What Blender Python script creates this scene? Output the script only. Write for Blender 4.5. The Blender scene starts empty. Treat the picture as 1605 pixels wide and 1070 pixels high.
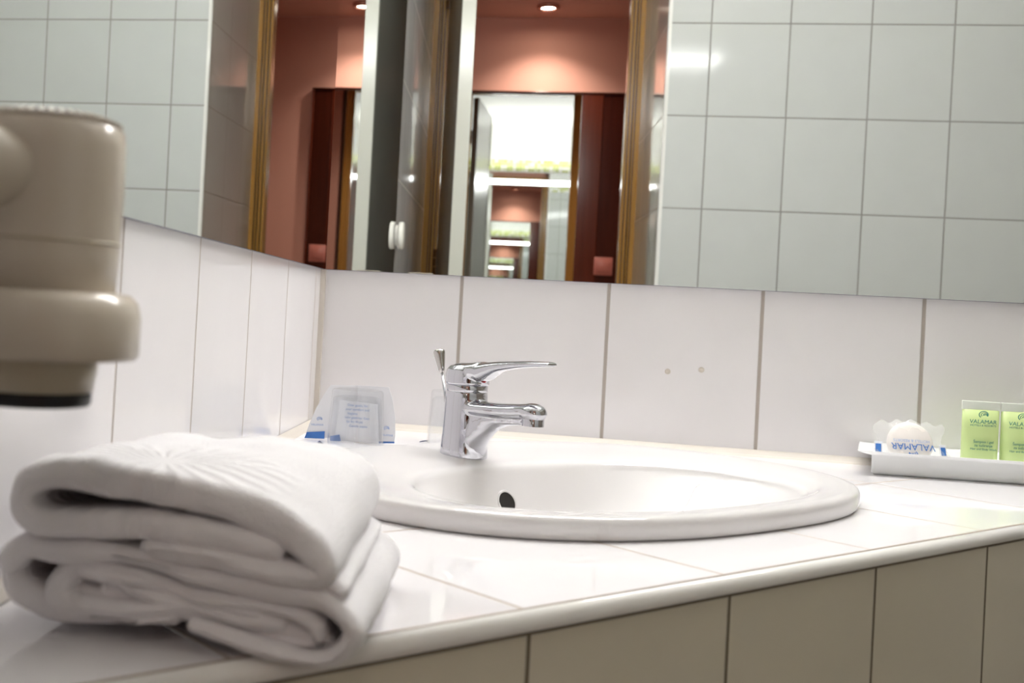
import bpy, bmesh, math, random
from mathutils import Vector, Matrix, noise
from math import sin, cos, pi

S = bpy.context.scene
COL = S.collection
random.seed(4)

# ------------------------------------------------------------------ camera, world, exposure
F_PX = 1732.5
YAW, PITCH, ROLL = -0.175305, 0.011099, 0.055076
def make_camera():
    c, s = cos(YAW), sin(YAW)
    fwd = Vector((s*cos(PITCH), c*cos(PITCH), sin(PITCH))); r = Vector((c, -s, 0)); u = r.cross(fwd)
    cr, sr = cos(ROLL), sin(ROLL)
    xa = cr*r + sr*u; ya = -sr*r + cr*u
    m = Matrix(((xa.x, ya.x, -fwd.x, 0.24860), (xa.y, ya.y, -fwd.y, -1.56554), (xa.z, ya.z, -fwd.z, 0.16710), (0, 0, 0, 1)))
    cd = bpy.data.cameras.new('camera'); o = bpy.data.objects.new('camera', cd); COL.objects.link(o)
    o.matrix_world = m
    cd.sensor_width = 36; cd.sensor_fit = 'HORIZONTAL'; cd.lens = F_PX/1605*36
    cd.shift_x = 328.07/1605; cd.shift_y = -74.49/1605
    cd.clip_start = 0.02; cd.clip_end = 60
    cd.dof.use_dof = True; cd.dof.focus_distance = 1.25; cd.dof.aperture_fstop = 9.0
    S.camera = o
make_camera()
w = bpy.data.worlds.new('world'); S.world = w; w.use_nodes = True
w.node_tree.nodes['Background'].inputs[0].default_value = (0.9, 0.95, 1, 1)
w.node_tree.nodes['Background'].inputs[1].default_value = 0.02
S.view_settings.view_transform = 'Standard'; S.view_settings.look = 'None'
S.view_settings.gamma = 1; S.view_settings.use_curve_mapping = False
S.view_settings.exposure = 0.80
cy = S.cycles
cy.max_bounces = 16; cy.glossy_bounces = 14; cy.diffuse_bounces = 4; cy.transmission_bounces = 10; cy.transparent_max_bounces = 16
cy.sample_clamp_indirect = 6.0; cy.blur_glossy = 0.3
cy.use_denoising = True

TUBE_POWER = 76.0        # emission of the tube diffuser over the mirror
FILL_POWER = 0.8
SPOT_POWER = 14.0

# ------------------------------------------------------------------ helpers
def link(o, parent=None):
    COL.objects.link(o)
    if parent: o.parent = parent
    return o
def obj(name, bm, m, parent=None, smooth=False, **props):
    bmesh.ops.recalc_face_normals(bm, faces=bm.faces[:])
    me = bpy.data.meshes.new(name); bm.to_mesh(me); bm.free()
    if smooth:
        for p_ in me.polygons: p_.use_smooth = True
    for mm in (m if isinstance(m, (list, tuple)) else [m]): me.materials.append(mm)
    o = bpy.data.objects.new(name, me)
    for k, v in props.items(): o[k] = v
    return link(o, parent)
def thing(name, label, cat, loc=(0, 0, 0), rotz=0, group=None):
    o = bpy.data.objects.new(name, None); COL.objects.link(o); o.empty_display_size = .02
    o.location = loc; o.rotation_euler = (0, 0, rotz); o['label'] = label; o['category'] = cat
    if group: o['group'] = group
    return o
def tag(o, label, cat, group=None):
    o['label'] = label; o['category'] = cat
    if group: o['group'] = group
    return o
def box(bm, a, b, bevel=0, seg=2):
    x0, y0, z0 = a; x1, y1, z1 = b
    vs = [bm.verts.new(v) for v in ((x0,y0,z0),(x1,y0,z0),(x1,y1,z0),(x0,y1,z0),(x0,y0,z1),(x1,y0,z1),(x1,y1,z1),(x0,y1,z1))]
    fs = [bm.faces.new([vs[i] for i in f]) for f in ((0,3,2,1),(4,5,6,7),(0,1,5,4),(1,2,6,5),(2,3,7,6),(3,0,4,7))]
    if bevel:
        es = list({e for f in fs for e in f.edges})
        bmesh.ops.bevel(bm, geom=es, offset=bevel, segments=seg, affect='EDGES', profile=.5)
    return vs
def new(): return bmesh.new()
def boxobj(name, a, b, m, parent=None, bevel=0, smooth=False, **k):
    bm = new(); box(bm, a, b, bevel); return obj(name, bm, m, parent, smooth, **k)
def loft(bm, rings, close=True, cap0=True, cap1=True):
    R = [[bm.verts.new(v) for v in ring] for ring in rings]
    n = len(R[0])
    for a, b in zip(R, R[1:]):
        for i in range(n if close else n-1):
            j = (i+1) % n
            bm.faces.new((a[i], a[j], b[j], b[i]))
    if cap0: bm.faces.new(list(reversed(R[0])))
    if cap1: bm.faces.new(R[-1])
    return R
def lathe(bm, prof, n=48, c=(0, 0, 0), cap0=True, cap1=True, sx=1, sy=1):
    rings = [[Vector((c[0]+sx*r*cos(2*pi*i/n), c[1]+sy*r*sin(2*pi*i/n), c[2]+z)) for i in range(n)] for r, z in prof]
    return loft(bm, rings, True, cap0, cap1)
def sweep(bm, pts, wh, n=20, up=Vector((0, 0, 1)), ex=2.0):
    """elliptical section (half width, half height) along pts"""
    P = [Vector(p_) for p_ in pts]; rings = []
    for i, p_ in enumerate(P):
        t = (P[min(i+1, len(P)-1)]-P[max(i-1, 0)]).normalized()
        s = t.cross(up)
        if s.length < 1e-6: s = Vector((1, 0, 0))
        s.normalize(); v = s.cross(t)
        a, b = wh[i]
        ring = []
        for k in range(n):
            th = 2*pi*k/n; cc, ss = cos(th), sin(th)
            ring.append(p_ + s*(a*math.copysign(abs(cc)**(2/ex), cc)) + v*(b*math.copysign(abs(ss)**(2/ex), ss)))
        rings.append(ring)
    return loft(bm, rings)
def smoothpath(pts, n=8):
    """Catmull-Rom through tuples of any length"""
    out = []
    P = [pts[0]]+list(pts)+[pts[-1]]
    for i in range(1, len(P)-2):
        a, b, c, d = P[i-1], P[i], P[i+1], P[i+2]
        for k in range(n):
            t = k/n
            out.append(tuple(.5*((2*b[j])+(-a[j]+c[j])*t+(2*a[j]-5*b[j]+4*c[j]-d[j])*t*t+(-a[j]+3*b[j]-3*c[j]+d[j])*t**3) for j in range(len(a))))
    out.append(tuple(pts[-1])); return out
def text_mesh(s, size, depth=.0003, align='CENTER', bold=0):
    cu = bpy.data.curves.new('lettering', 'FONT'); cu.body = s; cu.size = size; cu.extrude = depth; cu.align_x = align; cu.align_y = 'CENTER'
    cu.offset = bold; cu.resolution_u = 3
    o = bpy.data.objects.new('lettering', cu); COL.objects.link(o)
    dg = bpy.context.evaluated_depsgraph_get(); me = bpy.data.meshes.new_from_object(o.evaluated_get(dg))
    bpy.data.objects.remove(o); return me
def text_obj(name, s, size, m, parent, loc, rot, depth=.0003, align='CENTER', bold=0, label=None):
    me = text_mesh(s, size, depth, align, bold); me.materials.clear(); me.materials.append(m)
    o = bpy.data.objects.new(name, me); link(o, parent); o.location = loc; o.rotation_euler = rot
    return o

# ------------------------------------------------------------------ materials
def mat(name, col, rough=.5, metal=0, spec=.5, trans=0, ior=1.45, emit=None, es=0, coat=0, sheen=0, alpha=1, sss=0):
    m = bpy.data.materials.new(name); m.use_nodes = True
    b = m.node_tree.nodes['Principled BSDF']; I = b.inputs
    I['Base Color'].default_value = (*col, 1); I['Roughness'].default_value = rough; I['Metallic'].default_value = metal
    I['Specular IOR Level'].default_value = spec; I['Transmission Weight'].default_value = trans; I['IOR'].default_value = ior
    I['Coat Weight'].default_value = coat; I['Sheen Weight'].default_value = sheen; I['Alpha'].default_value = alpha
    if sss:
        I['Subsurface Weight'].default_value = sss; I['Subsurface Radius'].default_value = (.01, .01, .01); I['Subsurface Scale'].default_value = .3
    if emit: I['Emission Color'].default_value = (*emit, 1); I['Emission Strength'].default_value = es
    return m
def lin(r, g, b):
    f = lambda c: (c/255/12.92) if c/255 <= .04045 else ((c/255+.055)/1.055)**2.4
    return (f(r), f(g), f(b))
class G:
    """tiny node-graph helper"""
    def __init__(s, m): s.m = m; s.nt = m.node_tree; s.b = s.nt.nodes['Principled BSDF']
    def n(s, t, **k):
        x = s.nt.nodes.new(t)
        for a, v in k.items(): setattr(x, a, v)
        return x
    def l(s, a, b): s.nt.links.new(a, b)
    def math(s, op, a, b=None, clamp=False):
        x = s.n('ShaderNodeMath', operation=op, use_clamp=clamp)
        for i, v in enumerate((a, b)):
            if v is None: continue
            if isinstance(v, (int, float)): x.inputs[i].default_value = v
            else: s.l(v, x.inputs[i])
        return x.outputs[0]
    def mix(s, f, a, b):
        x = s.n('ShaderNodeMix', data_type='RGBA')
        s.l(f, x.inputs[0]) if not isinstance(f, (int, float)) else setattr(x.inputs[0], 'default_value', f)
        for i, v in ((6, a), (7, b)):
            if isinstance(v, tuple): x.inputs[i].default_value = (*v[:3], 1)
            else: s.l(v, x.inputs[i])
        return x.outputs[2]
def tile_mat(name, ua, u0, du, va, v0, dv, col, grout, gw=.0028, rough=.07, spec=.5, vary=.03, bumpy=.0012, gwv=None):
    m = mat(name, col, rough, spec=spec); g = G(m)
    tc = g.n('ShaderNodeTexCoord'); sp = g.n('ShaderNodeSeparateXYZ'); g.l(tc.outputs['Object'], sp.inputs[0])
    def band(ax, o, d, wd):
        t = g.math('DIVIDE', g.math('SUBTRACT', sp.outputs[ax], o), d)
        f = g.math('ABSOLUTE', g.math('SUBTRACT', g.math('FRACT', g.math('ADD', t, .5)), .5))   # 0 at joint
        dist = g.math('MULTIPLY', f, abs(d))
        return dist, g.math('FLOOR', t)
    ins = []; ids = []
    for ax, o, d, wd in ((ua, u0, du, gw), (va, v0, dv, gwv or gw)):
        if ax is None: continue
        dist, fl = band(ax, o, d, wd)
        mr = g.n('ShaderNodeMapRange', interpolation_type='SMOOTHSTEP'); g.l(dist, mr.inputs[0])
        mr.inputs[1].default_value = wd*.35; mr.inputs[2].default_value = wd*.75; mr.inputs[3].default_value = 1; mr.inputs[4].default_value = 0
        ins.append(mr.outputs[0]); ids.append(fl)
    gr = ins[0] if len(ins) == 1 else g.math('MAXIMUM', ins[0], ins[1])
    cb = g.n('ShaderNodeCombineXYZ')
    for i, f in enumerate(ids): g.l(f, cb.inputs[i])
    wn = g.n('ShaderNodeTexWhiteNoise'); g.l(cb.outputs[0], wn.inputs[0])
    nz = g.n('ShaderNodeTexNoise'); nz.inputs['Scale'].default_value = 14; nz.inputs['Detail'].default_value = 3; g.l(tc.outputs['Object'], nz.inputs[0])
    v = g.math('ADD', g.math('MULTIPLY', g.math('SUBTRACT', wn.outputs[0], .5), vary), g.math('MULTIPLY', g.math('SUBTRACT', nz.outputs[0], .5), vary*2))
    hs = g.n('ShaderNodeHueSaturation'); hs.inputs['Color'].default_value = (*col, 1); g.l(g.math('ADD', v, 1.0), hs.inputs['Value'])
    c = g.mix(gr, hs.outputs[0], grout); g.l(c, g.b.inputs['Base Color'])
    g.l(g.math('ADD', g.math('MULTIPLY', gr, .6), rough, True), g.b.inputs['Roughness'])
    wv = g.n('ShaderNodeTexNoise'); wv.inputs['Scale'].default_value = 5; wv.inputs['Detail'].default_value = 1; g.l(tc.outputs['Object'], wv.inputs[0])
    h = g.math('ADD', g.math('MULTIPLY', wv.outputs[0], bumpy), g.math('MULTIPLY', gr, -.0008))
    bp = g.n('ShaderNodeBump'); bp.inputs['Distance'].default_value = 1; bp.inputs['Strength'].default_value = .8
    g.l(h, bp.inputs['Height']); g.l(bp.outputs[0], g.b.inputs['Normal'])
    return m
def mosaic_mat(name, ua):
    m = mat(name, (.7, .75, .5), .15); g = G(m)
    tc = g.n('ShaderNodeTexCoord'); sp = g.n('ShaderNodeSeparateXYZ'); g.l(tc.outputs['Object'], sp.inputs[0])
    d = .0235; fs = []; bs = []
    for ax in (ua, 2):
        t = g.math('DIVIDE', sp.outputs[ax], d); fs.append(g.math('FLOOR', t))
        bs.append(g.math('GREATER_THAN', g.math('ABSOLUTE', g.math('SUBTRACT', g.math('FRACT', t), .5)), .43))
    cb = g.n('ShaderNodeCombineXYZ'); g.l(fs[0], cb.inputs[0]); g.l(fs[1], cb.inputs[1])
    wn = g.n('ShaderNodeTexWhiteNoise'); g.l(cb.outputs[0], wn.inputs[0])
    cr = g.n('ShaderNodeValToRGB'); cr.color_ramp.interpolation = 'CONSTANT'; e = cr.color_ramp.elements
    e[0].color = (*lin(196, 205, 120), 1); e[1].position = .3; e[1].color = (*lin(168, 180, 78), 1)
    x = e.new(.55); x.color = (*lin(225, 228, 190), 1); x = e.new(.78); x.color = (*lin(245, 245, 240), 1)
    g.l(wn.outputs[0], cr.inputs[0])
    c = g.mix(g.math('MAXIMUM', bs[0], bs[1]), cr.outputs[0], lin(235, 235, 225)); g.l(c, g.b.inputs['Base Color'])
    return m
def wood_mat(name, c1, c2, rough=.3, scale=3.0, ax='Z'):
    m = mat(name, c1, rough); g = G(m)
    tc = g.n('ShaderNodeTexCoord'); mp = g.n('ShaderNodeMapping'); g.l(tc.outputs['Object'], mp.inputs[0])
    mp.inputs['Scale'].default_value = (30, 30, 1.2) if ax == 'Z' else (1.2, 30, 30)
    nz = g.n('ShaderNodeTexNoise'); nz.inputs['Scale'].default_value = scale; nz.inputs['Detail'].default_value = 5; g.l(mp.outputs[0], nz.inputs[0])
    g.l(g.mix(nz.outputs[0], c1, c2), g.b.inputs['Base Color']); return m
def noise_bump(m, scale, dist, detail=3):
    g = G(m); tc = g.n('ShaderNodeTexCoord'); nz = g.n('ShaderNodeTexNoise'); nz.inputs['Scale'].default_value = scale; nz.inputs['Detail'].default_value = detail
    g.l(tc.outputs['Object'], nz.inputs[0]); bp = g.n('ShaderNodeBump'); bp.inputs['Distance'].default_value = dist; bp.inputs['Strength'].default_value = 1
    g.l(nz.outputs[0], bp.inputs['Height']); g.l(bp.outputs[0], g.b.inputs['Normal']); return m

X0, XF = 0.1971, 0.2004            # joints of the back wall
Z1, HT = 0.9576, 0.2493            # joint heights
DW, BX, OF = 1.5601, 0.6497, 0.1108
TILE = lin(238, 235, 236); GRT = lin(176, 166, 158)
M = {}
M['tile_back'] = tile_mat('tile_back', 0, X0, .2, 2, Z1, .2443, TILE, GRT, gw=.0042)
M['tile_left'] = tile_mat('tile_left', 1, -.043, .1955, 2, Z1, .2443, TILE, GRT, gw=.0030)
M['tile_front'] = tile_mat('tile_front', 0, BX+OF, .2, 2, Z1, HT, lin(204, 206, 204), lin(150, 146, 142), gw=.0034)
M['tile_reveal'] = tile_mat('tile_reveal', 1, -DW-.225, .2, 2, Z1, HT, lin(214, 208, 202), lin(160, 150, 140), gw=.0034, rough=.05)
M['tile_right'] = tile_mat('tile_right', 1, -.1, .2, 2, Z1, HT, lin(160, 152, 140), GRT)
M['tile_top'] = tile_mat('tile_counter', 0, -.4711, .1997, 1, -.82784, .2, lin(240, 237, 239), lin(168, 154, 142), gw=.0029, rough=.04, bumpy=.0005)
M['tile_panel_shaded'] = tile_mat('tile_panel_shaded', 0, -.4711+.002, .1997, 2, -.2625, .25, lin(208, 200, 182), lin(112, 100, 82), gw=.0032, rough=.08)  # same tile as the counter, shade on the front put into its colour
M['tile_floor'] = tile_mat('tile_floor', 0, 0, .3, 1, 0, .3, lin(104, 92, 78), lin(80, 72, 62), rough=.25)
M['glaze'] = mat('glazed_trim', lin(240, 238, 234), .08)
M['silicone'] = mat('silicone', lin(214, 206, 196), .45)
M['plaster'] = noise_bump(mat('white_plaster', lin(240, 240, 236), .7), 60, .0006)
M['pink'] = noise_bump(mat('pink_plaster', lin(212, 158, 140), .75), 90, .0006)
M['pink_light'] = mat('lightened_pink_ceiling', lin(232, 196, 182), .8)  # hall pink lightened in place of light missing on the ceiling
M['mosaic_x'] = mosaic_mat('mosaic_x', 0); M['mosaic_y'] = mosaic_mat('mosaic_y', 1)
M['mirror'] = mat('mirror_glass', (.83, .845, .835), 0.0, metal=1)
M['mirror_edge'] = mat('mirror_edge', lin(150, 148, 160), .12, spec=.8)
M['ceramic'] = mat('sanitary_ceramic', lin(224, 221, 221), .03, coat=0, spec=.8)
M['chrome'] = mat('chrome', (.56, .56, .60), .05, metal=1)
M['chrome_dark'] = mat('brushed_chrome', (.5, .48, .46), .22, metal=1)
M['dark_hole'] = mat('dark_hole', (.012, .010, .009), .5)
M['brass'] = mat('aerator_brass', (.75, .66, .48), .2, metal=1)
M['red'] = mat('red_mark', lin(170, 30, 40), .3)
M['blue'] = mat('blue_print', lin(62, 116, 190), .5)
M['paleblue'] = mat('pale_blue_print', lin(150, 172, 214), .5)
M['card'] = mat('white_card', lin(240, 240, 244), .6)
def clear_glass():
    m = bpy.data.materials.new('clear_glass'); m.use_nodes = True; nt = m.node_tree; nt.nodes.clear()
    o = nt.nodes.new('ShaderNodeOutputMaterial'); t = nt.nodes.new('ShaderNodeBsdfTransparent'); gl = nt.nodes.new('ShaderNodeBsdfGlossy'); f = nt.nodes.new('ShaderNodeLayerWeight'); pw = nt.nodes.new('ShaderNodeMath'); pw.operation = 'POWER'; pw.inputs[1].default_value = 3.5; ma = nt.nodes.new('ShaderNodeMath'); ma.operation = 'MULTIPLY_ADD'; ma.inputs[1].default_value = .55; ma.inputs[2].default_value = .035; mx = nt.nodes.new('ShaderNodeMixShader')
    t.inputs[0].default_value = (.965, .97, .975, 1); gl.inputs['Roughness'].default_value = .02; gl.inputs['Color'].default_value = (.9, .9, .9, 1); nt.links.new(f.outputs['Facing'], pw.inputs[0]); nt.links.new(pw.outputs[0], ma.inputs[0])
    nt.links.new(ma.outputs[0], mx.inputs[0]); nt.links.new(t.outputs[0], mx.inputs[1]); nt.links.new(gl.outputs[0], mx.inputs[2]); nt.links.new(mx.outputs[0], o.inputs[0]); return m
M['glass'] = clear_glass()
M['towel'] = noise_bump(mat('terry_towel', lin(250, 247, 250), .95, sheen=.15), 900, .0016, 3)
def towel_emblem_mat():
    m = mat('terry_towel_emblem', lin(250, 247, 250), .95, sheen=.15); g = G(m)
    tc = g.n('ShaderNodeTexCoord'); sp = g.n('ShaderNodeSeparateXYZ'); g.l(tc.outputs['Object'], sp.inputs[0])
    dx = g.math('SUBTRACT', sp.outputs[0], .085); dy = g.math('SUBTRACT', sp.outputs[1], -1.018)
    an = g.math('ARCTAN2', dy, dx); rr = g.math('SQRT', g.math('ADD', g.math('MULTIPLY', dx, dx), g.math('MULTIPLY', dy, dy)))
    ray = g.math('SINE', g.math('MULTIPLY', an, 26)); mr = g.n('ShaderNodeMapRange'); mr.interpolation_type = 'SMOOTHSTEP'; g.l(rr, mr.inputs[0])
    mr.inputs[1].default_value = .008; mr.inputs[2].default_value = .022
    m2 = g.n('ShaderNodeMapRange'); m2.interpolation_type = 'SMOOTHSTEP'; g.l(rr, m2.inputs[0]); m2.inputs[1].default_value = .050; m2.inputs[2].default_value = .075; m2.inputs[3].default_value = 1; m2.inputs[4].default_value = 0
    hh = g.math('MULTIPLY', g.math('MULTIPLY', ray, g.math('MULTIPLY', mr.outputs[0], m2.outputs[0])), .0011)
    nz = g.n('ShaderNodeTexNoise'); nz.inputs['Scale'].default_value = 900; nz.inputs['Detail'].default_value = 3; g.l(tc.outputs['Object'], nz.inputs[0])
    bp = g.n('ShaderNodeBump'); bp.inputs['Distance'].default_value = 1; g.l(g.math('ADD', hh, g.math('MULTIPLY', nz.outputs[0], .0016)), bp.inputs['Height']); g.l(bp.outputs[0], g.b.inputs['Normal'])
    return m
M['towel_emblem'] = towel_emblem_mat()
M['dryer'] = mat('beige_plastic', lin(212, 202, 188), .22)
M['dryer2'] = mat('grey_beige_plastic', lin(196, 186, 166), .3)
M['black'] = mat('black_rubber', lin(18, 16, 22), .4)
M['frost'] = mat('frosted_acrylic', lin(250, 252, 252), .35, sss=.8)
M['wrap'] = mat('clear_wrapper', (1, 1, 1), .08, trans=.0, alpha=.20, spec=1.0)
M['soap'] = mat('cream_soap', lin(244, 236, 230), .5, sss=.2)
M['gel'] = mat('green_gel_tube', lin(206, 224, 158), .25, sss=.15)
M['tubecap'] = mat('clear_tube_seal', lin(236, 240, 230), .3)
M['green_ink'] = mat('teal_print', lin(30, 120, 116), .5)
M['wood'] = wood_mat('mahogany_board', lin(98, 40, 22), lin(74, 28, 14), .18)
M['wood_dark'] = wood_mat('dark_mahogany_board', lin(70, 26, 14), lin(50, 17, 9), .16)
M['gold'] = wood_mat('golden_wood', lin(194, 146, 76), lin(166, 118, 54), .2)
M['gold_dark'] = wood_mat('dark_golden_groove', lin(104, 66, 12), lin(84, 50, 8), .3)
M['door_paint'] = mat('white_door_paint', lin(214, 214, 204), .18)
M['door_face'] = mat('shaded_door_paint', lin(132, 132, 122), .22)  # white door paint, darkened to carry the shade on the face
M['switch'] = mat('rose_switch', lin(196, 122, 108), .3)
M['white_plastic'] = mat('white_plastic', lin(236, 234, 226), .25)
M['carpet'] = mat('hall_floor', lin(110, 74, 56), .8)
M['tube'] = mat('tube_diffuser', (1, 1, 1), .4, emit=(1, .99, .98), es=TUBE_POWER)
M['fillglow'] = mat('fill_diffuser', (1, 1, 1), .4, emit=(1, .98, .95), es=FILL_POWER)
M['spotglow'] = mat('halogen_bulb', (1, 1, 1), .4, emit=(1, .86, .72), es=60)
M['spotring'] = mat('copper_spot_ring', lin(205, 150, 130), .2, metal=.7)

# ------------------------------------------------------------------ room shell
FZ, CZ, HC, HD = -.85, 1.636, 1.488, 3.656
XR = 2.05; RY = -2.13; ANG = .01126
MZ0, MZ1 = 1.275, 1.362
def st(o): o['kind'] = 'structure'; return o
st(boxobj('floor', (-.3, -2.3, FZ-.1), (XR+.1, .1, FZ), M['tile_floor']))
st(boxobj('floor_hall', (-1.6, -HD-.1, FZ-.1), (2.4, -2.3, FZ), M['carpet']))
st(boxobj('ceiling', (-.12, -2.13, CZ), (XR+.1, .1, CZ+.1), M['plaster']))
st(boxobj('ceiling_hall', (-1.6, -HD-.1, HC), (2.4, -2.24, HC+.1), M['pink_light']))
def wall(name, a, b, mt, parts):
    """solid wall cut into tile / frieze / plaster bands by height"""
    w_ = boxobj(name, a, (b[0], b[1], MZ0), mt); st(w_)
    f = boxobj('mosaic_frieze', (a[0], a[1], MZ0), (b[0], b[1], MZ1), parts, w_)
    boxobj('plaster_band', (a[0], a[1], MZ1), (b[0], b[1], b[2]), M['plaster'], w_)
    return w_
wall('wall_back', (-.12, 0, FZ), (XR+.1, .1, CZ), M['tile_back'], M['mosaic_x'])
wl = wall('wall_left', (-.12, RY, FZ), (-.003, 0, CZ), M['tile_left'], M['mosaic_y']); wl.rotation_euler = (0, 0, -ANG)
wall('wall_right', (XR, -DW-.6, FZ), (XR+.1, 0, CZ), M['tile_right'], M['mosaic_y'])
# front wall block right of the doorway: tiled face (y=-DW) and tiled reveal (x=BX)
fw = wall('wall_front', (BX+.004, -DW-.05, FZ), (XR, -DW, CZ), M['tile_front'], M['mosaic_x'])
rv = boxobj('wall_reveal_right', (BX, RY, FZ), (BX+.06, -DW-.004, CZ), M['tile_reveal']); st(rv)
# glazed corner trim of the reveal
bm = new(); prof = [(BX-.001, -DW-.008), (BX-.001, -DW-.002), (BX+.001, -DW+.001), (BX+.004, -DW+.002), (BX+.009, -DW+.002), (BX+.009, -DW-.008)]
loft(bm, [[Vector((x, y, z)) for x, y in prof] for z in (FZ, CZ)])
st(obj('trim_1', bm, M['glaze']))
# wall above the doorway and between bathroom and hall
st(boxobj('wall_header', (-.12, RY-.1, 1.47), (BX+.06, RY, CZ+.1), M['pink']))
st(boxobj('wall_hall_near_right', (BX+.03, -2.24, FZ), (2.4, -2.135, HC), M['pink']))
st(boxobj('wall_hall_near_left', (-1.6, -2.24, FZ), (-.07, -2.135, HC), M['pink']))
st(boxobj('wall_hall_far', (-1.6, -HD-.1, FZ), (2.4, -HD, HC), M['pink']))
st(boxobj('wall_hall_left', (-1.7, -HD-.1, FZ), (-1.6, -2.14, HC), M['pink']))
st(boxobj('wall_hall_right', (2.4, -HD-.1, FZ), (2.5, -2.14, HC), M['pink']))
# golden door frame: jambs with grooves
def jamb(name, x0, sgn):
    prof = [(0, 0), (.018, 0), (.018, -.012), (.026, -.012), (.026, -.022), (.036, -.022), (.036, -.034), (.047, -.034), (.047, -.085), (.036, -.085), (.036, -.11), (0, -.11)]
    bm = new(); pr = [(x0+sgn*x, RY+y) for x, y in prof]
    loft(bm, [[Vector((x, y, z)) for x, y in pr] for z in (FZ, 1.54)])
    o = st(obj(name, bm, M['gold']))
    for k, (gx, gy) in enumerate(((.018, -.006), (.026, -.017), (.036, -.028))):
        boxobj('groove', (x0+sgn*(gx-.001) if sgn > 0 else x0-gx-.0030, RY+gy-.005, FZ), (x0+sgn*(gx+.0030) if sgn > 0 else x0-gx+.001, RY+gy+.005, 1.47), M['gold_dark'], o)
    return o
jamb('trim_2', BX+.004, -1)
jl = jamb('trim_3', -.027, 1)
st(boxobj('trim_4', (.02, RY-.11, 1.43), (BX-.043, RY-.005, 1.47), M['gold'], bevel=.003))
# white door opened into the reveal
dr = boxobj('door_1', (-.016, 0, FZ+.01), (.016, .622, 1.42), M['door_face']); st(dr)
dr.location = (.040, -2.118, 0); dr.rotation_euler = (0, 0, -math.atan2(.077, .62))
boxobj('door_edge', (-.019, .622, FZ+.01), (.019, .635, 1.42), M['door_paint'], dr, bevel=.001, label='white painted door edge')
for hz in (.30, 1.18, -.5):
    bm = new(); 
    for k in range(3): lathe(bm, [(.006, 0), (.006, .026)], 16, (-.022, -.004, hz+k*.029-.043))
    obj('hinge', bm, M['gold_dark'], dr)
bm = new(); lathe(bm, [(.024, 0), (.024, .004), (.010, .006), (.010, .03)], 24)
bmesh.ops.rotate(bm, verts=bm.verts[:], cent=(0, 0, 0), matrix=Matrix.Rotation(pi/2, 3, 'Y'))
box(bm, (.026, -.008, -.008), (.038, -.10*-1, .008), .003)
h = obj('door_handle', bm, M['chrome_dark'], dr, True); h.location = (.016, .55, .13)

# ------------------------------------------------------------------ mirrors
def mirror_panel(name, label, w_, h_, th, parent_loc, rot):
    t = thing(name, label, 'mirror', parent_loc); t.rotation_euler = rot
    bm = new(); box(bm, (0, .0008, 0), (w_, th, h_)); obj('backing', bm, M['mirror_edge'], t)
    bm = new(); vs = [bm.verts.new(v) for v in ((.0006, 0, .0006), (w_-.0006, 0, .0006), (w_-.0006, 0, h_-.0006), (.0006, 0, h_-.0006))]; bm.faces.new(vs)
    obj('glass', bm, M['mirror'], t); return t
# local: face normal -Y, origin lower-left corner
t1 = -.008853
mb = mirror_panel('wall_mirror', 'large frameless mirror on the back wall above the basin', 2.0, MZ0-.2212-.012, .005, (.0015, -.0062, .2212), (-t1, 0, -.0038))
# left mirror: face towards +X
ml = mirror_panel('wall_mirror', 'frameless mirror on the left wall behind the hair dryer', 1.075, MZ0-.2212-.012, .004, (.0035-.0122*1.075, -1.082, .2212), (0, 0, pi/2-.0123))

# ------------------------------------------------------------------ hall mirror with wood panels
hm = thing('hall_mirror', 'tall frameless-left hall mirror with mahogany panel on the pink wall', 'mirror', (0, -HD, 0))
hm['label'] = 'tall hall mirror in mahogany board on the pink wall beyond the doorway'
HT1 = 1.136
bm = new(); box(bm, (-.40, .002, FZ+.3), (.5500, .012, HT1)); obj('backing', bm, M['mirror_edge'], hm)
bm = new(); a_ = .01169
vs = [bm.verts.new((x, .0165-.00753*(x-.3)-a_*(z-HT1), z)) for x, z in ((-.40, FZ+.3), (.5500, FZ+.3), (.5500, HT1), (-.40, HT1))]; bm.faces.new(vs)
obj('glass', bm, M['mirror'], hm)
boxobj('side_board', (.5500, .0, FZ), (.645, .030, HT1+.006), M['wood'], hm, .002)
boxobj('outer_board', (.645, .0, FZ), (.733, .026, HT1+.006), M['wood_dark'], hm, .002)
boxobj('edge_bead', (.733, .0, FZ), (.7435, .034, HT1+.006), M['wood'], hm, .004, True)
boxobj('top_bead', (-.42, .0, HT1+.001), (.7435, .034, HT1+.010), M['wood_dark'], hm, .002)
boxobj('bottom_board', (-.42, .0, FZ), (.5500, .02, FZ+.3), M['wood_dark'], hm)
sw = thing('light_switch', 'rose coloured light switch on the dark wood board of the hall mirror', 'switch', (.680, -HD+.027, .3585))
boxobj('plate', (-.041, 0, -.041), (.041, .006, .041), M['switch'], sw, .003, True)
boxobj('rocker', (-.027, .005, -.027), (.027, .010, .027), M['switch'], sw, .002, True)

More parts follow.
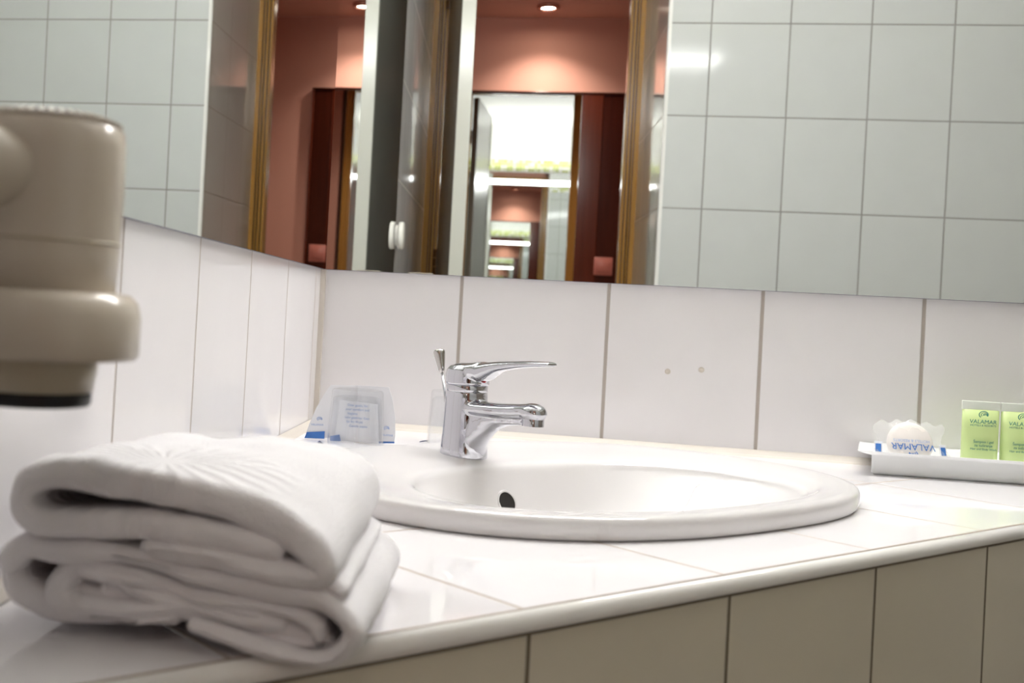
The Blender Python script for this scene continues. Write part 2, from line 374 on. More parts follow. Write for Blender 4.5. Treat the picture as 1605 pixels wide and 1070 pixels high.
# ------------------------------------------------------------------ lamps
t = thing('mirror_light', 'long white tube light fixed above the large bathroom mirror', 'lamp', (0, 0, 1.184))
boxobj('housing', (.06, -.030, -.022), (1.05, -.0175, .022), M['white_plastic'], t, .003)
bm = new(); n = 14
rings = []
for x in (.07, 1.04):
    rings.append([Vector((x, -.030-.030*sin(pi*k/n), .018*cos(pi*k/n))) for k in range(n+1)])
loft(bm, rings); obj('diffuser', bm, M['tube'], t, True)
boxobj('end_cap', (.055, -.066, -.038), (.069, -.030, .038), M['white_plastic'], t, .004)
boxobj('end_cap', (1.041, -.066, -.038), (1.055, -.030, .038), M['white_plastic'], t, .004)
t = thing('fill_lamp', 'added round fill lamp on the bathroom ceiling, out of view', 'lamp', (1.25, -.85, CZ))  # unseen lamp, added only for ambient light
bm = new(); lathe(bm, [(.17, -.0), (.17, -.03)], 48); obj('base', bm, M['white_plastic'], t, False)
bm = new(); lathe(bm, [(.16, -.03), (.16, -.05), (.13, -.08), (.07, -.095), (.01, -.098)], 48); obj('diffuser', bm, M['fillglow'], t, True)
def spot(x, y, label, power):
    t = thing('ceiling_spotlight', label, 'lamp', (x, y, HC), group='round spotlights in the hall ceiling')
    bm = new(); lathe(bm, [(.030, .0), (.048, .0), (.050, -.006), (.048, -.014), (.034, -.016), (.030, -.010)], 40, cap0=False, cap1=False); obj('ring', bm, M['spotring'], t, True)
    bm = new(); lathe(bm, [(.031, -.009), (.001, -.013)], 32); obj('bulb', bm, M['spotglow'], t, True)
    ld = bpy.data.lights.new('spot_light', 'SPOT'); ld.energy = power; ld.spot_size = math.radians(122); ld.spot_blend = .75; ld.shadow_soft_size = .02; ld.color = (1, .88, .78)
    lo = bpy.data.objects.new('spot_light', ld); link(lo, t); lo.location = (0, 0, -.022)
spot(.372, -3.43, 'ceiling spotlight glowing above the hall mirror', SPOT_POWER)
spot(.372, -2.80, 'added fill spotlight in the hall nearest the doorway', SPOT_POWER)  # this spot and the two below are added to fill the hall
spot(1.45, -2.95, 'added fill spotlight at the right end of the hall', SPOT_POWER*.3)
spot(-.75, -2.95, 'added fill spotlight at the left end of the hall', SPOT_POWER*.5)

# ------------------------------------------------------------------ vanity (local frame: X along the front edge, Y away from the viewer)
PHI = 0.80705
D = .82784
vc = thing('vanity_counter', 'white tiled corner counter around the basin with rounded front edge', 'counter', (0, 0, 0), PHI)
def loc2(x, y):      # world -> vanity frame
    c, s = cos(-PHI), sin(-PHI); return (x*c-y*s, x*s+y*c)
BC = (-.075, -.539)
def sup(a, b, ex, n, cx, cy_):
    out = []
    for k in range(n):
        th = 2*pi*k/n; c, s = cos(th), sin(th)
        out.append((cx+a*math.copysign(abs(c)**(2/ex), c), cy_+b*math.copysign(abs(s)**(2/ex), s)))
    return out
eL = loc2(-.003, 0); c0 = loc2(-.002, -.001)
# edge line y=-D cut by the two walls
def cut(px, py, dx, dy):   # intersect world line with local y=-D
    a = loc2(px, py); b = loc2(px+dx, py+dy); t = (-D-a[1])/(b[1]-a[1]); return a[0]+t*(b[0]-a[0])
xl, xr = cut(-.002, 0, 0, -1), cut(0, -.001, 1, 0)
bm = new()
outer = [bm.verts.new((*p_, 0)) for p_ in ((xl, -D), (xr, -D), c0)]
inner = [bm.verts.new((*p_, 0)) for p_ in sup(.285, .185, 2.4, 64, *BC)]
es = [bm.edges.new((outer[i], outer[(i+1) % 3])) for i in range(3)]+[bm.edges.new((inner[i], inner[(i+1) % 64])) for i in range(64)]
bmesh.ops.triangle_fill(bm, use_beauty=True, use_dissolve=False, edges=es)
r_ = bmesh.ops.extrude_face_region(bm, geom=bm.faces[:])
for v in r_['geom']:
    if isinstance(v, bmesh.types.BMVert): v.co.z -= .02
obj('countertop', bm, M['tile_top'], vc)
bm = new()
prof = [(-D+.0005, -.002), (-D-.0005, -.0016)]
prof = [(-D, -.0016), (-D-.0010, -.0001)]+[(-D-.0030-.0068*sin(a), -.0068+.0068*cos(a)) for a in [pi/2*k/6 for k in range(7)]]+[(-D-.0093, -.0096), (-D-.0080, -.0108), (-D, -.0112)]
loft(bm, [[Vector((x, y, z)) for y, z in prof] for x in (xl-.0, xr+.0)])
obj('edge_trim', bm, M['glaze'], vc, False)
for p_ in vc.children[-1].data.polygons: p_.use_smooth = len(p_.vertices) == 4
bm = new(); box(bm, (xl+.002, -D-.0022, -.0136), (xr-.002, -D+.002, -.0112)); obj('edge_joint', bm, mat('dark_joint', lin(122, 112, 88), .6), vc)
bm = new(); box(bm, (xl, -D-.0035, FZ), (xr, -D+.012, -.0130)); obj('front_panel', bm, M['tile_panel_shaded'], vc)
# silicone bead along both walls
bm = new()
for a, b in (((.0, -.001), (1.12, -.001)), ):
    A = [Vector((x, y, z)) for x, y, z in ((a[0], 0, .0), (a[0], -.010, .0), (a[0], -.006, .003), (a[0], 0, .009))]
    B = [Vector((b[0], v.y, v.z)) for v in A]; loft(bm, [A, B])
A = [Vector((x, -.0, z)) for x, z in ((-.002, .0), (.008, .0), (.004, .003), (-.002, .009))]
loft(bm, [A, [Vector((v.x-.0134, -1.19, v.z)) for v in A]])
box(bm, (-.003, -.006, .0), (.004, 0, .2217))
sl = obj('silicone_bead', bm, M['silicone'], vc); sl.matrix_parent_inverse = vc.matrix_basis.inverted()
bpy.context.view_layer.update(); sl.matrix_parent_inverse = vc.matrix_world.inverted()

# ------------------------------------------------------------------ wash basin
wb = thing('wash_basin', 'oval white ceramic basin set into the tiled corner counter', 'basin', (-.0043, .0041, 0), PHI)
NB = 128
rg = [  # a, b, cx, cy, z, exponent
 (.282, .186, -.077, -.545, -.03, 2.4), (.292, .197, -.077, -.545, -.002, 2.4),
 (.305, .210, -.077, -.545, .0004, 2.45), (.3078, .2128, -.077, -.545, .0012, 2.45), (.3090, .2140, -.077, -.545, .0050, 2.45), (.3095, .2145, -.077, -.545, .0100, 2.45), (.3090, .2140, -.077, -.545, .0145, 2.45), (.3065, .2115, -.077, -.545, .0178, 2.45),
 (.3010, .206, -.077, -.5452, .0192, 2.45), (.296, .201, -.077, -.5455, .0192, 2.45), (.286, .191, -.077, -.547, .0187, 2.42), (.268, .175, -.076, -.555, .0172, 2.4), (.250, .158, -.075, -.570, .0152, 2.35),
 (.234, .146, -.075, -.580, .0132, 2.3), (.226, .139, -.075, -.586, .0116, 2.3), (.2205, .1345, -.075, -.588, .0088, 2.3), (.216, .130, -.075, -.588, .0020, 2.3),
 (.192, .123, -.075, -.588, -.015, 2.25), (.156, .112, -.075, -.588, -.040, 2.2), (.116, .096, -.075, -.588, -.068, 2.1), (.080, .074, -.075, -.588, -.092, 2.05), (.055, .052, -.075, -.588, -.108, 2), (.036, .034, -.075, -.588, -.118, 2), (.024, .024, -.075, -.588, -.122, 2)]
bm = new()
fine = smoothpath(rg[2:], 3)
rings = [[Vector((x, y, z)) for x, y in sup(a, b, ex, NB, cx, cyy)] for a, b, cx, cyy, z, ex in [rg[0], rg[1]]+fine]
loft(bm, rings, cap0=False, cap1=True)
bo = obj('bowl', bm, M['ceramic'], wb, True)
bm = new(); lathe(bm, [(.023, -.121), (.023, -.1185), (.019, -.117), (.001, -.116)], 32, (-.075, -.588, 0)); obj('drain', bm, M['chrome'], wb, True)
OVR = Vector((-.0974, -.4700, -.0257))   # overflow hole in the back of the bowl
bm = new(); lathe(bm, [(.0001, .0010), (.0115, .0010), (.0115, -.004)], 32, cap1=False)
ov = obj('overflow_hole', bm, M['dark_hole'], wb); 
bm = new(); lathe(bm, [(.0110, .0006), (.0116, .0020), (.0132, .0018), (.0142, .0002), (.0142, -.003)], 32, cap0=False, cap1=False)
ovr = obj('overflow_ring', bm, M['ceramic'], wb, True)
for o in (ov, ovr):
    o.location = OVR; o.rotation_euler = (math.radians(67), 0, math.radians(-2))

# ------------------------------------------------------------------ mixer tap (local: +X = spout direction)
TP = Vector((.2200, -.3475, .0152))
tp = thing('mixer_tap', 'chrome single lever mixer tap standing on the back of the basin', 'tap', TP, PHI-pi/2)
def remesh(bm, name, m, parent, vox=.0011, it=6):
    o = obj(name, bm, m, parent, True)
    r = o.modifiers.new('r', 'REMESH'); r.mode = 'VOXEL'; r.voxel_size = vox; r.use_smooth_shade = True
    s = o.modifiers.new('s', 'SMOOTH'); s.factor = .5; s.iterations = it
    dg = bpy.context.evaluated_depsgraph_get(); me = bpy.data.meshes.new_from_object(o.evaluated_get(dg))
    o.modifiers.clear(); o.data = me; me.name = name
    for p_ in me.polygons: p_.use_smooth = True
    return o
bm = new()
lathe(bm, [(.0255, -.004), (.0258, .000), (.0252, .010), (.0240, .030), (.0232, .050), (.0228, .064), (.0224, .070)], 56)
# fairing: stacked sections whose nose reaches further forward with height, then the spout
top = [(.000, .0255, .0245), (.006, .0262, .0240), (.012, .0282, .0232), (.019, .0335, .0215), (.027, .0410, .0190), (.034, .0500, .0165), (.039, .0620, .0148), (.0425, .0840, .0135)]
rings = []
for z, nose, hw in top:
    ring = []
    for k in range(40):
        th = 2*pi*k/40; c, s = cos(th), sin(th)
        x = (nose if c > 0 else .016)*c; yw = hw*s*(1 if c < 0 else (1-.15*c))
        ring.append(Vector((x, yw, z)))
    rings.append(ring)
rings.append([Vector((v.x*.98, v.y*.9, .055)) for v in rings[-1]])
loft(bm, rings)
sp_ = smoothpath([(.0, .0530), (.03, .0530), (.055, .0540), (.078, .0560), (.092, .0575), (.101, .0560)], 6)
nn = len(sp_)
sweep(bm, [(x, 0, z) for x, z in sp_], [((.0185-.0055*min(1, i/(nn*.6))), (.0085-.001*(i/nn))) for i in range(nn)], 28, ex=2.3)
bmesh.ops.create_uvsphere(bm, u_segments=28, v_segments=18, radius=.0140, matrix=Matrix.Translation((.0955, 0, .0560)) @ Matrix.Diagonal((1.08, 1, .74, 1)))
remesh(bm, 'tap_body', M['chrome'], tp, .0010, 16)
bm = new(); lathe(bm, [(.0112, .0), (.0112, .010), (.0100, .0115)], 32, (.0965, 0, .0430), cap0=False); obj('aerator', bm, M['chrome'], tp, True)
bm = new(); lathe(bm, [(.0001, .0), (.0095, .0)], 32, (.0965, 0, .0440)); obj('aerator_mesh', bm, M['brass'], tp)
bm = new(); lathe(bm, [(.0218, .0690), (.0224, .0700), (.0224, .0760), (.0205, .0780)], 56); nk = obj('neck_ring', bm, M['chrome'], tp, True)
nk.data.polygons.foreach_set('use_smooth', [True]*len(nk.data.polygons))
bm = new()
lathe(bm, [(.0150, .0765), (.0232, .0770), (.0238, .0785), (.0238, .0860), (.0228, .0930), (.0190, .0975), (.0120, .0995), (.003, .1000)], 56)
lv = smoothpath([(-.006, .0930, .0195, .0075), (.012, .0915, .0190, .0095), (.024, .0920, .0170, .0100), (.034, .0955, .0145, .0080), (.048, .0995, .0120, .0058), (.075, .1035, .0105, .0042), (.100, .1060, .0105, .0034), (.114, .1068, .0098, .0028), (.118, .1068, .0070, .0014)], 5)
sweep(bm, [(q[0], 0, q[1]) for q in lv], [(q[2], q[3]) for q in lv], 28, ex=2.6)
for v in bm.verts:      # head is lower at the back, like the real lever cap
    if v.co.z > .079: v.co.z += .0012*(v.co.x/.02) if abs(v.co.x) < .024 else 0
remesh(bm, 'lever', M['chrome'], tp, .0009, 5)
bm = new(); lathe(bm, [(.0001, .0), (.0034, .0), (.0034, -.003)], 24); rm = obj('temperature_mark', bm, M['red'], tp); rm.location = (.0252, 0, .0840); rm.rotation_euler = (0, pi/2, 0)
bm = new()
sweep(bm, [(-.0270, 0, .0), (-.0290, 0, .045), (-.0405, 0, .0875)], [(.0016, .0016)]*3, 14, up=Vector((0, 1, 0)))
obj('lift_rod', bm, M['chrome'], tp, True)
bm = new(); lathe(bm, [(.0016, .0), (.0034, .003), (.0038, .006), (.0062, .020), (.0066, .0245), (.0055, .0262), (.001, .0268)], 28)
kb = obj('lift_knob', bm, M['chrome_dark'], tp, True); kb.location = (-.0402, 0, .0860); kb.rotation_euler = (0, -.27, 0)

# ------------------------------------------------------------------ drinking glasses, upside down
def make_glass(label, x, y):
    t = thing('drinking_glass', label, 'glass', (x, y, .0003), group='upturned drinking glasses by the wall')
    bm = new()
    prof = [(.0345, 0), (.0350, .0006), (.0345, .002), (.0335, .030), (.0318, .058), (.0315, .0655), (.0300, .0680), (.0250, .0688), (.0001, .0684),
            ]
    inn = [(.0001, .0585), (.0270, .0590), (.0296, .0570), (.0318, .030), (.0334, .001), (.0340, .0001)]
    lathe(bm, prof+inn, 64, cap0=False, cap1=False)
    bmesh.ops.remove_doubles(bm, verts=bm.verts[:], dist=.00003)
    obj('tumbler', bm, M['glass'], t, True)
    return t
make_glass('upturned clear drinking glass in front of the white folded card', .0850, -.215)
make_glass('upturned clear drinking glass half hidden behind the mixer tap', .2010, -.122)

# ------------------------------------------------------------------ folded card behind the glass
cd_ = thing('folded_card', 'white folded paper card with blue border standing behind the glass', 'card', (.079, -.166, 0))
def curved_panel(pts, th=.0008, yf=lambda x, z: 0):
    bm = new(); A = [bm.verts.new((x, yf(x, z), z)) for x, z in pts]; B = [bm.verts.new((x, yf(x, z)+th, z)) for x, z in pts]
    bm.faces.new(A); bm.faces.new(list(reversed(B)))
    for i in range(len(pts)):
        j = (i+1) % len(pts); bm.faces.new((A[j], A[i], B[i], B[j]))
    return bm
def ztop(t): return t
lw = [(-.062, .002), (-.058, .018), (-.050, .040), (-.041, .058), (-.034, .0695), (0, .0705), (0, .002)]
rw = [(0, .002), (0, .0705), (.040, .0715), (.046, .055), (.050, .035), (.0515, .012), (.0505, .002)]
yl_ = lambda x, z: -.25*abs(x)
o = obj('left_panel', curved_panel(lw, yf=lambda x, z: -.30*abs(x)), M['card'], cd_)
o = obj('right_panel', curved_panel(rw, yf=lambda x, z: -.25*abs(x)), M['card'], cd_)
bb = [(-.0625, .001), (-.060, .0085), (-.038, .0105), (-.038, .001)]
obj('blue_border', curved_panel(bb, yf=lambda x, z: -.30*abs(x)-.001), M['blue'], cd_)
bb = [(.030, .000), (.030, .0025), (.051, .0040), (.051, .0022)]
obj('blue_border', curved_panel(bb, yf=lambda x, z: -.25*abs(x)-.001), M['blue'], cd_)
bb = [(-.030, .0), (-.030, .006), (-.018, .0085), (-.016, .0005)]
obj('blue_border', curved_panel(bb, yf=lambda x, z: -.020), M['blue'], cd_)
fp = [(-.024, .001), (-.0200, .052), (.0275, .0495), (.032, .001)]
obj('front_panel', curved_panel(fp, yf=lambda x, z: -.0185), M['card'], cd_)
RX = (pi/2, 0, 0)
for k, (s_, sz, xx) in enumerate((('Dear guest, for', .0042, 0), ('your comfort and', .0042, 0), ('hygiene', .0042, -.006), ('Sehr geehrter Gast', .0040, 0), ('für Ihr Wohl', .0040, -.003), ('Gentile ospite', .0040, .002))):
    text_obj('lettering', s_, sz, M['paleblue'], cd_, (.003+xx, -.0192, .0465-k*.0052), RX, .0001)
def shell_logo(parent, loc, size, m, rot=RX, name='emblem'):
    """round shell mark: fan of arcs around a dot"""
    bm = new()
    for q, (r0, r1) in enumerate(((.5, .40), (.34, .26), (.20, .12))):
        n = 18; a0, a1 = math.radians(-30+q*8), math.radians(235-q*10)
        P = [(a0+(a1-a0)*i/n) for i in range(n+1)]
        o_ = [(r0*cos(a)+.06*q, r0*sin(a)*.8-.02*q) for a in P]; i_ = [(r1*cos(a)+.06*q, r1*sin(a)*.8-.02*q) for a in P]
        vo = [bm.verts.new((x*size, y*size, 0)) for x, y in o_]; vi = [bm.verts.new((x*size, y*size, 0)) for x, y in i_]
        for i in range(n): bm.faces.new((vo[i], vo[i+1], vi[i+1], vi[i]))
    v = [bm.verts.new((.12*size+.07*size*cos(2*pi*k/14), -.03*size+.07*size*sin(2*pi*k/14), 0)) for k in range(14)]; bm.faces.new(v)
    o = obj(name, bm, m, parent); o.location = loc; o.rotation_euler = rot; return o
shell_logo(cd_, (-.045, -.0155, .026), .007, M['paleblue'])
text_obj('lettering', 'VALAMAR', .0036, M['paleblue'], cd_, (-.0475, -.0165, .0185), (pi/2, 0, -.29*-1), .0001)
shell_logo(cd_, (.040, -.0120, .020), .007, M['paleblue'])
text_obj('lettering', 'VALAMAR', .0036, M['paleblue'], cd_, (.041, -.0125, .0115), (pi/2, 0, -.25), .0001)

def slip(label, pts):
    bm = new(); n = len(pts); A = [bm.verts.new((x, y, .0004)) for x, y, h in pts]; B = [bm.verts.new((x, y, h)) for x, y, h in pts]
    for i in range(n-1): bm.faces.new((A[i], A[i+1], B[i+1], B[i]))
    o = obj('paper_slip', bm, M['navy'], None, True); sd = o.modifiers.new('t', 'SOLIDIFY'); sd.thickness = .0006
    tag(o, label, 'paper slip', 'dark blue paper slips beside the glasses')
M['navy'] = mat('navy_print', lin(24, 44, 92), .5)
slip('thin dark blue paper slip left of the glass behind the mixer tap', [(.1585, -.1310, .0012), (.1630, -.1200, .0016), (.1680, -.1090, .0012)])
slip('curled dark blue paper slip in front of the white folded card', [(.0460, -.2480, .0010), (.0425, -.2420, .0045), (.0430, -.2330, .0050), (.0470, -.2280, .0015)])

# ------------------------------------------------------------------ towels
def pix(px, py, zc=.505):
    """front profile of the folded stack in metres: x from the left wall side, z above the counter"""
    k = F_PX/zc
    return (.2486+(px-780-.0551*(497-py))/k, .1675-(py-(454+.0546*px))/k)
def sheet(bm, path, th, y0, y1, seed=0, ny=30, amp=.0016, bulge=None, skew=0):
    P = smoothpath([(*pix(a, b), c) for a, b, c in path], 7)
    n = len(P); L = []; Rr = []
    for i, (x, z, t) in enumerate(P):
        a = P[max(i-1, 0)]; b = P[min(i+1, n-1)]; tx, tz = b[0]-a[0], b[1]-a[1]; l = math.hypot(tx, tz) or 1
        nx, nz = -tz/l, tx/l; h_ = th*t/2
        L.append((x+nx*h_, z+nz*h_, nx, nz)); Rr.append((x-nx*h_, z-nz*h_, -nx, -nz))
    def cap(i, sgn):
        x, z, t = P[i]; a = P[max(i-1, 0)]; b = P[min(i+1, n-1)]; tx, tz = b[0]-a[0], b[1]-a[1]; l = math.hypot(tx, tz) or 1; tx /= l; tz /= l
        out = []
        for k in range(1, 6):
            an = pi*k/6
            nx, nz = -tz, tx; c_, s_ = cos(an), sin(an)
            dx, dz = nx*c_+sgn*tx*s_, nz*c_+sgn*tz*s_
            out.append((x+dx*th*t/2, z+dz*th*t/2, dx, dz))
        return out
    loop = L+cap(n-1, 1)+list(reversed(Rr))+list(reversed(cap(0, -1)))
    rings = []
    re = .006
    for j in range(ny+1):
        f = j/ny; fe = (1-cos(pi*f))/2 if True else f
        y = y0+(y1-y0)*fe
        d = min(y-y0, y1-y); sh = 0 if d > re else re-math.sqrt(max(0, re*re-(re-d)**2))
        ring = []
        for (x, z, nx, nz) in loop:
            q = Vector((x*26+seed*7, y*26, z*26))
            q2 = Vector((x*70+seed*3, y*70, z*70))
            dn = noise.noise(q)*amp*1.6+noise.noise(q2)*amp*.5
            s_ = min(sh, th*.42)
            xx = x-nx*s_+nx*dn; zz = z-nz*s_+nz*dn
            yy_ = y+noise.noise(Vector((x*40+seed, z*60, seed)))*.003
            if bulge: zz += bulge(xx, y, zz)
            ring.append(Vector((xx+skew*(y-y0), yy_, max(zz, .0008))))
        rings.append(ring)
    R_ = loft(bm, rings, True, False, False)
    for vs, ys in ((R_[0], 0), (R_[-1], 1)):
        Ri = lambda i: vs[n+5+(n-1-i)]
        for i in range(n-1): bm.faces.new((vs[i], vs[i+1], Ri(i+1), Ri(i)))
        bm.faces.new([vs[n-1]]+[vs[n+k] for k in range(5)]+[Ri(n-1)])
        bm.faces.new([Ri(0)]+[vs[2*n+5+k] for k in range(5)]+[vs[0]])
FY = -1.060
tl = bpy.data.objects
bm = new()
BK = -.888
# lower towel: body fold, inner fold, bottom roll
low_bulge = lambda x, y, z: 0
sheet(bm, [(-25, 905, 1.0), (10, 880, 1), (60, 888, 1), (130, 885, 1), (230, 898, 1), (330, 922, 1), (430, 935, 1), (500, 950, 1), (548, 985, 1.1), (545, 1020, 1.1), (505, 1044, 1), (440, 1040, .9), (360, 1015, .8), (295, 1000, .7)], .0112, FY, BK+.005, 1)
sheet(bm, [(430, 990, .9), (330, 978, 1), (230, 958, 1), (150, 925, .9), (115, 905, .9), (88, 915, 1), (62, 945, 1.1), (75, 975, 1.1), (150, 984, 1.1), (260, 975, 1), (330, 968, .9), (400, 975, .8)], .0108, FY+.004, BK+.004, 2)
sheet(bm, [(-30, 900, 1.0), (-22, 950, 1.1), (30, 978, 1.1), (90, 992, .9), (170, 998, .7), (250, 994, .6)], .0120, FY+.006, BK+.004, 3)
sheet(bm, [(110, 918, .8), (190, 925, 1), (290, 950, 1), (380, 962, 1), (450, 968, 1), (490, 990, 1), (495, 1010, .8)], .0100, FY+.003, BK+.004, 5)
sheet(bm, [(180, 893, .6), (300, 905, 1.0), (420, 915, 1.0), (500, 925, 1.0), (530, 935, .8)], .0100, FY+.004, BK+.004, 6)
sheet(bm, [(140, 952, .9), (230, 966, 1.1), (320, 985, 1.2), (420, 1003, 1.2), (490, 1012, .9)], .0125, FY+.009, BK+.004, 8)
sheet(bm, [(340, 1003, .7), (400, 1018, .9), (450, 1024, 1.0), (505, 1022, .9)], .0110, FY+.008, BK+.004, 9)
sheet(bm, [(60, 955, .9), (110, 962, 1.0), (180, 972, .8)], .0110, FY+.010, BK+.004, 10)
low = obj('folded_towel', bm, M['towel'], None, True)
tag(low, 'lower white terry towel of the folded stack, overhanging the counter edge', 'towel', 'folded white towels on the counter')
bm = new()
cl = lambda v: max(0, min(1, v))
top_bulge = lambda x, y, z: cl((y+1.055)/.13)*cl((z-.03)/.03)*(-.008+.018*cl((x-.07)/.11))
sheet(bm, [(425, 866, .85), (340, 850, 1), (230, 838, 1.1), (110, 840, 1.15), (35, 838, 1.2), (2, 806, 1.2), (18, 768, 1.2), (80, 753, 1.25), (170, 768, 1.3), (260, 779, 1.3), (350, 795, 1.3), (430, 825, 1.25), (485, 862, 1.2), (508, 890, 1), (500, 912, .8), (455, 908, .8), (380, 893, .8), (300, 880, .8), (220, 873, .7)], .0128, FY-.004, BK+.018, 11, amp=.0018, bulge=top_bulge)
up = obj('folded_towel', bm, M['towel_emblem'], None, True)
tag(up, 'upper white terry towel with raised fan emblem, on top of the folded stack', 'towel', 'folded white towels on the counter')

# ------------------------------------------------------------------ hair dryer on its wall bracket (vertical barrel)
hd = thing('hair_dryer', 'beige hair dryer hanging nozzle down in a bracket on the left wall', 'hair dryer', (.0535, -1.115, .0835))
bm = new()
lathe(bm, [(.0325, .084), (.0332, .100), (.0338, .128), (.0336, .1460), (.0325, .1540), (.0300, .1560)], 72, cap0=True, cap1=True)
obj('barrel', bm, M['dryer'], hd, True)
bm = new(); lathe(bm, [(.0331, .1045), (.0337, .1048), (.0337, .1058), (.0331, .1061)], 72, cap0=False, cap1=False); obj('seam', bm, M['dryer2'], hd, True)
bm = new(); lathe(bm, [(.0318, .1545), (.0300, .1570), (.026, .1588), (.001, .1600)], 72); obj('vent_cap', bm, M['dryer'], hd, True)
bm = new()
for k in range(44):
    a = 2*pi*k/44; c, s = cos(a), sin(a)
    P0 = Vector((.0255*c, .0255*s, .1585)); P1 = Vector((.0315*c, .0315*s, .1560)); sd = Vector((-s, c, 0))*.0008; up_ = Vector((0, 0, .0012))
    rings = [[q-sd, q+sd, q+sd+up_, q-sd+up_] for q in (P0, P1)]
    loft(bm, rings)
obj('vent_ribs', bm, M['dryer'], hd)
bm = new(); lathe(bm, [(.0257, .1592), (.0309, .1567)], 60, cap0=False, cap1=False); obj('vent_gap_shade', bm, mat('vent_shadow_plastic', lin(92, 78, 60), .6), hd)  # dark ring paints the shade between the ribs
bm = new(); lathe(bm, [(.0300, .056), (.0425, .056), (.0440, .058), (.0440, .074), (.0425, .0805), (.0385, .0840), (.0300, .0850)], 72); obj('collar', bm, M['dryer'], hd, True)
bm = new(); lathe(bm, [(.0250, .0415), (.0262, .050), (.0270, .060)], 72); obj('nozzle', bm, M['dryer2'], hd, True)
bm = new(); lathe(bm, [(.0215, .0352), (.0238, .0354), (.0246, .0368), (.0246, .0400), (.0240, .0418)], 72); obj('nozzle_ring', bm, M['black'], hd, True)
bm = new()
sweep(bm, [(-.004, -.018, .133), (-.012, -.036, .133), (-.024, -.050, .131), (-.044, -.058, .126), (-.066, -.060, .120)], [(.017, .017), (.0175, .0175), (.017, .017), (.016, .016), (.016, .016)], 32)
obj('handle', bm, M['dryer'], hd, True)
bm = new(); box(bm, (-.0748, -.05, .055), (-.060, .05, .15), .006); box(bm, (-.064, -.012, .058), (-.036, .012, .078), .004)
obj('wall_bracket', bm, M['dryer2'], hd, True)

# ------------------------------------------------------------------ tray, soap and tubes
tr = thing('soap_tray', 'frosted acrylic amenity tray against the tiled wall at the right', 'tray', (.798, -.06, 0), .045)
def rrect(x0, y0, x1, y1, r, n=6):
    out = []
    for cx, cyy, a0 in ((x1-r, y1-r, 0), (x0+r, y1-r, pi/2), (x0+r, y0+r, pi), (x1-r, y0+r, 3*pi/2)):
        out += [(cx+r*cos(a0+pi/2*k/n), cyy+r*sin(a0+pi/2*k/n)) for k in range(n+1)]
    return out
bm = new()
rr = lambda d, z, r=.003: [Vector((x+(.033*(y+.044)/.09 if x < 0 else 0), y, z)) for x, y in rrect(-.092+d, -.044+d, .182-d, .046-d, max(.001, r))]
loft(bm, [rr(.003, .0005), rr(0, .003), rr(0, .0235), rr(-.009, .0262), rr(-.016, .0290), rr(-.0165, .0298), rr(-.008, .0282), rr(.003, .0262), rr(.0035, .0055)], cap0=True, cap1=True)
obj('dish', bm, M['frost'], tr, True)
for p_ in tr.children[0].data.polygons: p_.use_smooth = len(p_.vertices) == 4
sb = thing('soap_packet', 'round cream soap in a clear wrapper leaning in the tray', 'soap', (.7615, -.075, .012), .05)
bm = new()
lathe(bm, [(.0001, -.007), (.022, -.007), (.0258, -.004), (.0268, 0), (.0258, .004), (.022, .007), (.0001, .007)], 56)
bmesh.ops.rotate(bm, verts=bm.verts[:], cent=(0, 0, 0), matrix=Matrix.Rotation(pi/2-.28, 3, 'X'))
bmesh.ops.translate(bm, verts=bm.verts[:], vec=(0, 0, .026))
obj('soap_bar', bm, M['soap'], sb, True)
bm = new(); nx_, nz_ = 40, 16; grid = []
def wrp(side):
    g_ = []
    for j in range(nz_+1):
        row = []
        for i in range(nx_+1):
            u = i/nx_*2-1; v = j/nz_
            x = u*(.044-.006*v+.004*sin(v*9)) ; z = .004+v*(.050-.004*abs(u)+.002*sin(u*14))
            pinch = max(0, 1-abs(u)**3)*max(0, 1-abs(2*v-1)**3)
            y = side*(.0095*pinch+.0004)+.0025*noise.noise(Vector((u*6, v*5, side*3)))+ (z-.026)*.28*-0 + (z-.026)*.287
            row.append(bm.verts.new((x, y, z)))
        g_.append(row)
    for j in range(nz_):
        for i in range(nx_): bm.faces.new((g_[j][i], g_[j][i+1], g_[j+1][i+1], g_[j+1][i]))
wrp(-1); wrp(1)
obj('wrapper', bm, M['wrap'], sb, True)
RT = (pi/2-.28, 0, 0)
ups = lambda o: setattr(o, 'rotation_euler', (Matrix.Rotation(pi/2-.28, 3, 'X') @ Matrix.Rotation(pi, 3, 'Z')).to_euler())
o = text_obj('lettering', 'VALAMAR', .0115, M['blue'], sb, (.000, -.0112, .0235), RT, .0001); ups(o)
o = text_obj('lettering', 'HOTELS & RESORTS', .0048, M['paleblue'], sb, (-.002, -.0098, .0305), RT, .0001); ups(o)
o = shell_logo(sb, (0, -.0128, .0145), .011, M['blue']); ups(o)
for sx_ in (-1, 1):
    bm = new(); box(bm, (-.0045, -.0006, -.009), (.0045, .0006, .007)); q = obj('wrapper_label', bm, M['card'], sb); q.location = (sx_*.038, -.0035, .020); q.rotation_euler = (-.28, 0, sx_*.3)
    bm = new(); box(bm, (-.003, -.0006, -.006), (.003, .0006, .004)); q = obj('wrapper_print', bm, M['blue'], sb); q.location = (sx_*.038-.0003, -.0045, .020); q.rotation_euler = (-.28, 0, sx_*.3)
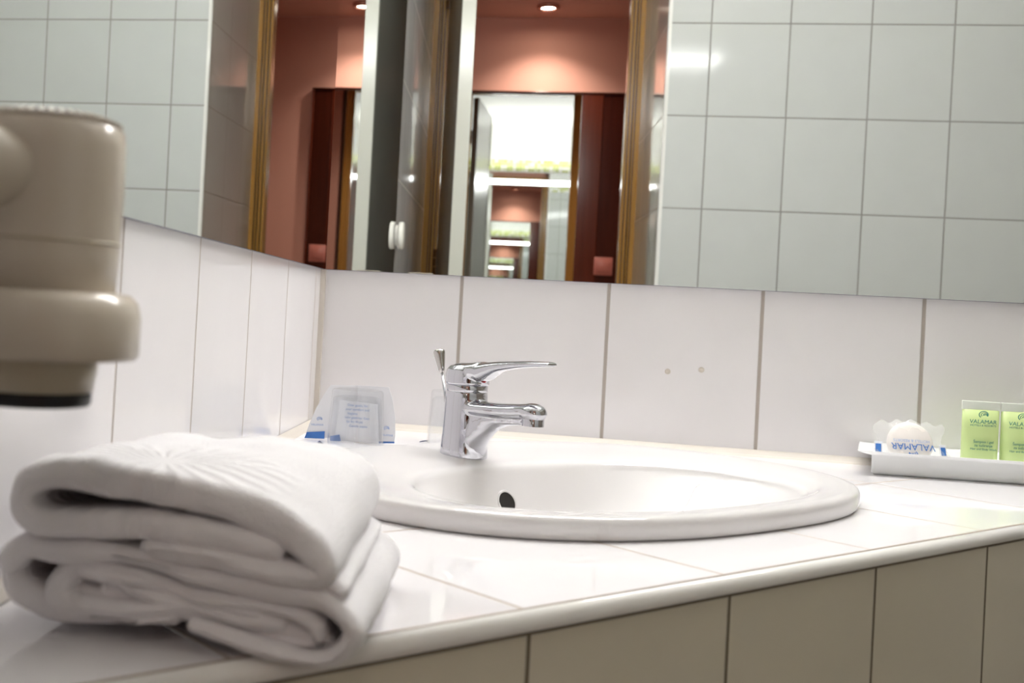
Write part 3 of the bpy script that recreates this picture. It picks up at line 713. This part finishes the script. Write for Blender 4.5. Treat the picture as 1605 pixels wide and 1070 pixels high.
def make_tube():
    t = thing('shampoo_tube', '', 'tube', (0, 0, 0), .04, 'green gel tubes standing in the tray')
    bm = new(); rings = []
    for z, a, b in ((.0, .0195, .0100), (.004, .0205, .0105), (.020, .0208, .0098), (.045, .0212, .0065), (.066, .0216, .0022)):
        rings.append([Vector((x, y, z)) for x, y in sup(a, b, 2.3, 48, 0, 0)])
    loft(bm, rings); obj('body', bm, M['gel'], t, True)
    bm = new(); box(bm, (-.0222, -.0012, .0655), (.0222, .0012, .0765), .0008); obj('crimped_seal', bm, M['tubecap'], t)
    shell_logo(t, (.0005, -.0068, .0605), .0115, M['green_ink'], (pi/2+.12, 0, 0))
    f = lambda s_, sz, z, y: text_obj('lettering', s_, sz, M['green_ink'], t, (0, y, z), (pi/2+.12, 0, 0), .0001)
    f('VALAMAR', .0070, .0515, -.0077); f('HOTELS & RESORTS', .0034, .0470, -.0080)
    f('Šampon i gel', .0046, .0270, -.0106); f('za tuširanje', .0046, .0225, -.0110); f('Hair and Body Wash', .0036, .0180, -.0112)
    return t
tb = make_tube(); tb.location = (.8460, -.062, .0190); tb['label'] = 'green shampoo tube in the tray, nearer the soap packet'
t2 = tb.copy(); COL.objects.link(t2)
for ch in list(tb.children):
    c = ch.copy(); COL.objects.link(c); c.parent = t2
t2.location = (.8910, -.0605, .0190); t2['label'] = 'green shampoo tube in the tray cut off by the right picture edge'

# ------------------------------------------------------------------ wall plugs and socket
for x, z, lab in ((.4795, .106, 'small round screw plug in the back wall tile, the left of two'), (.523, .111, 'small round screw plug in the back wall tile, the right of two')):
    bm = new(); lathe(bm, [(.0038, .0), (.0038, .0008), (.0028, .0010), (.0021, .0003), (.0001, .0003)], 20)
    bmesh.ops.rotate(bm, verts=bm.verts[:], cent=(0, 0, 0), matrix=Matrix.Rotation(pi/2, 3, 'X'))
    o = obj('screw_plug', bm, M['silicone'], None, True); o.location = (x, -.0001, z); tag(o, lab, 'plug', 'screw plugs in the back wall')
so = thing('wall_socket', 'white rounded wall socket on the left wall beyond the mirror end', 'socket', (-.0157, -1.125, .331))
bm = new()
loft(bm, [[Vector((x, a, b)) for a, b in sup(r, r*1.0, 2.6, 40, 0, 0)] for x, r in ((.0, .026), (.008, .026), (.010, .024))]); obj('plate', bm, M['white_plastic'], so, True)
bm = new()
loft(bm, [[Vector((x, a, b)) for a, b in sup(r, r*1.0, 2.2, 40, 0, 0)] for x, r in ((.010, .033), (.020, .034), (.023, .030))]); obj('cover', bm, M['white_plastic'], so, True)
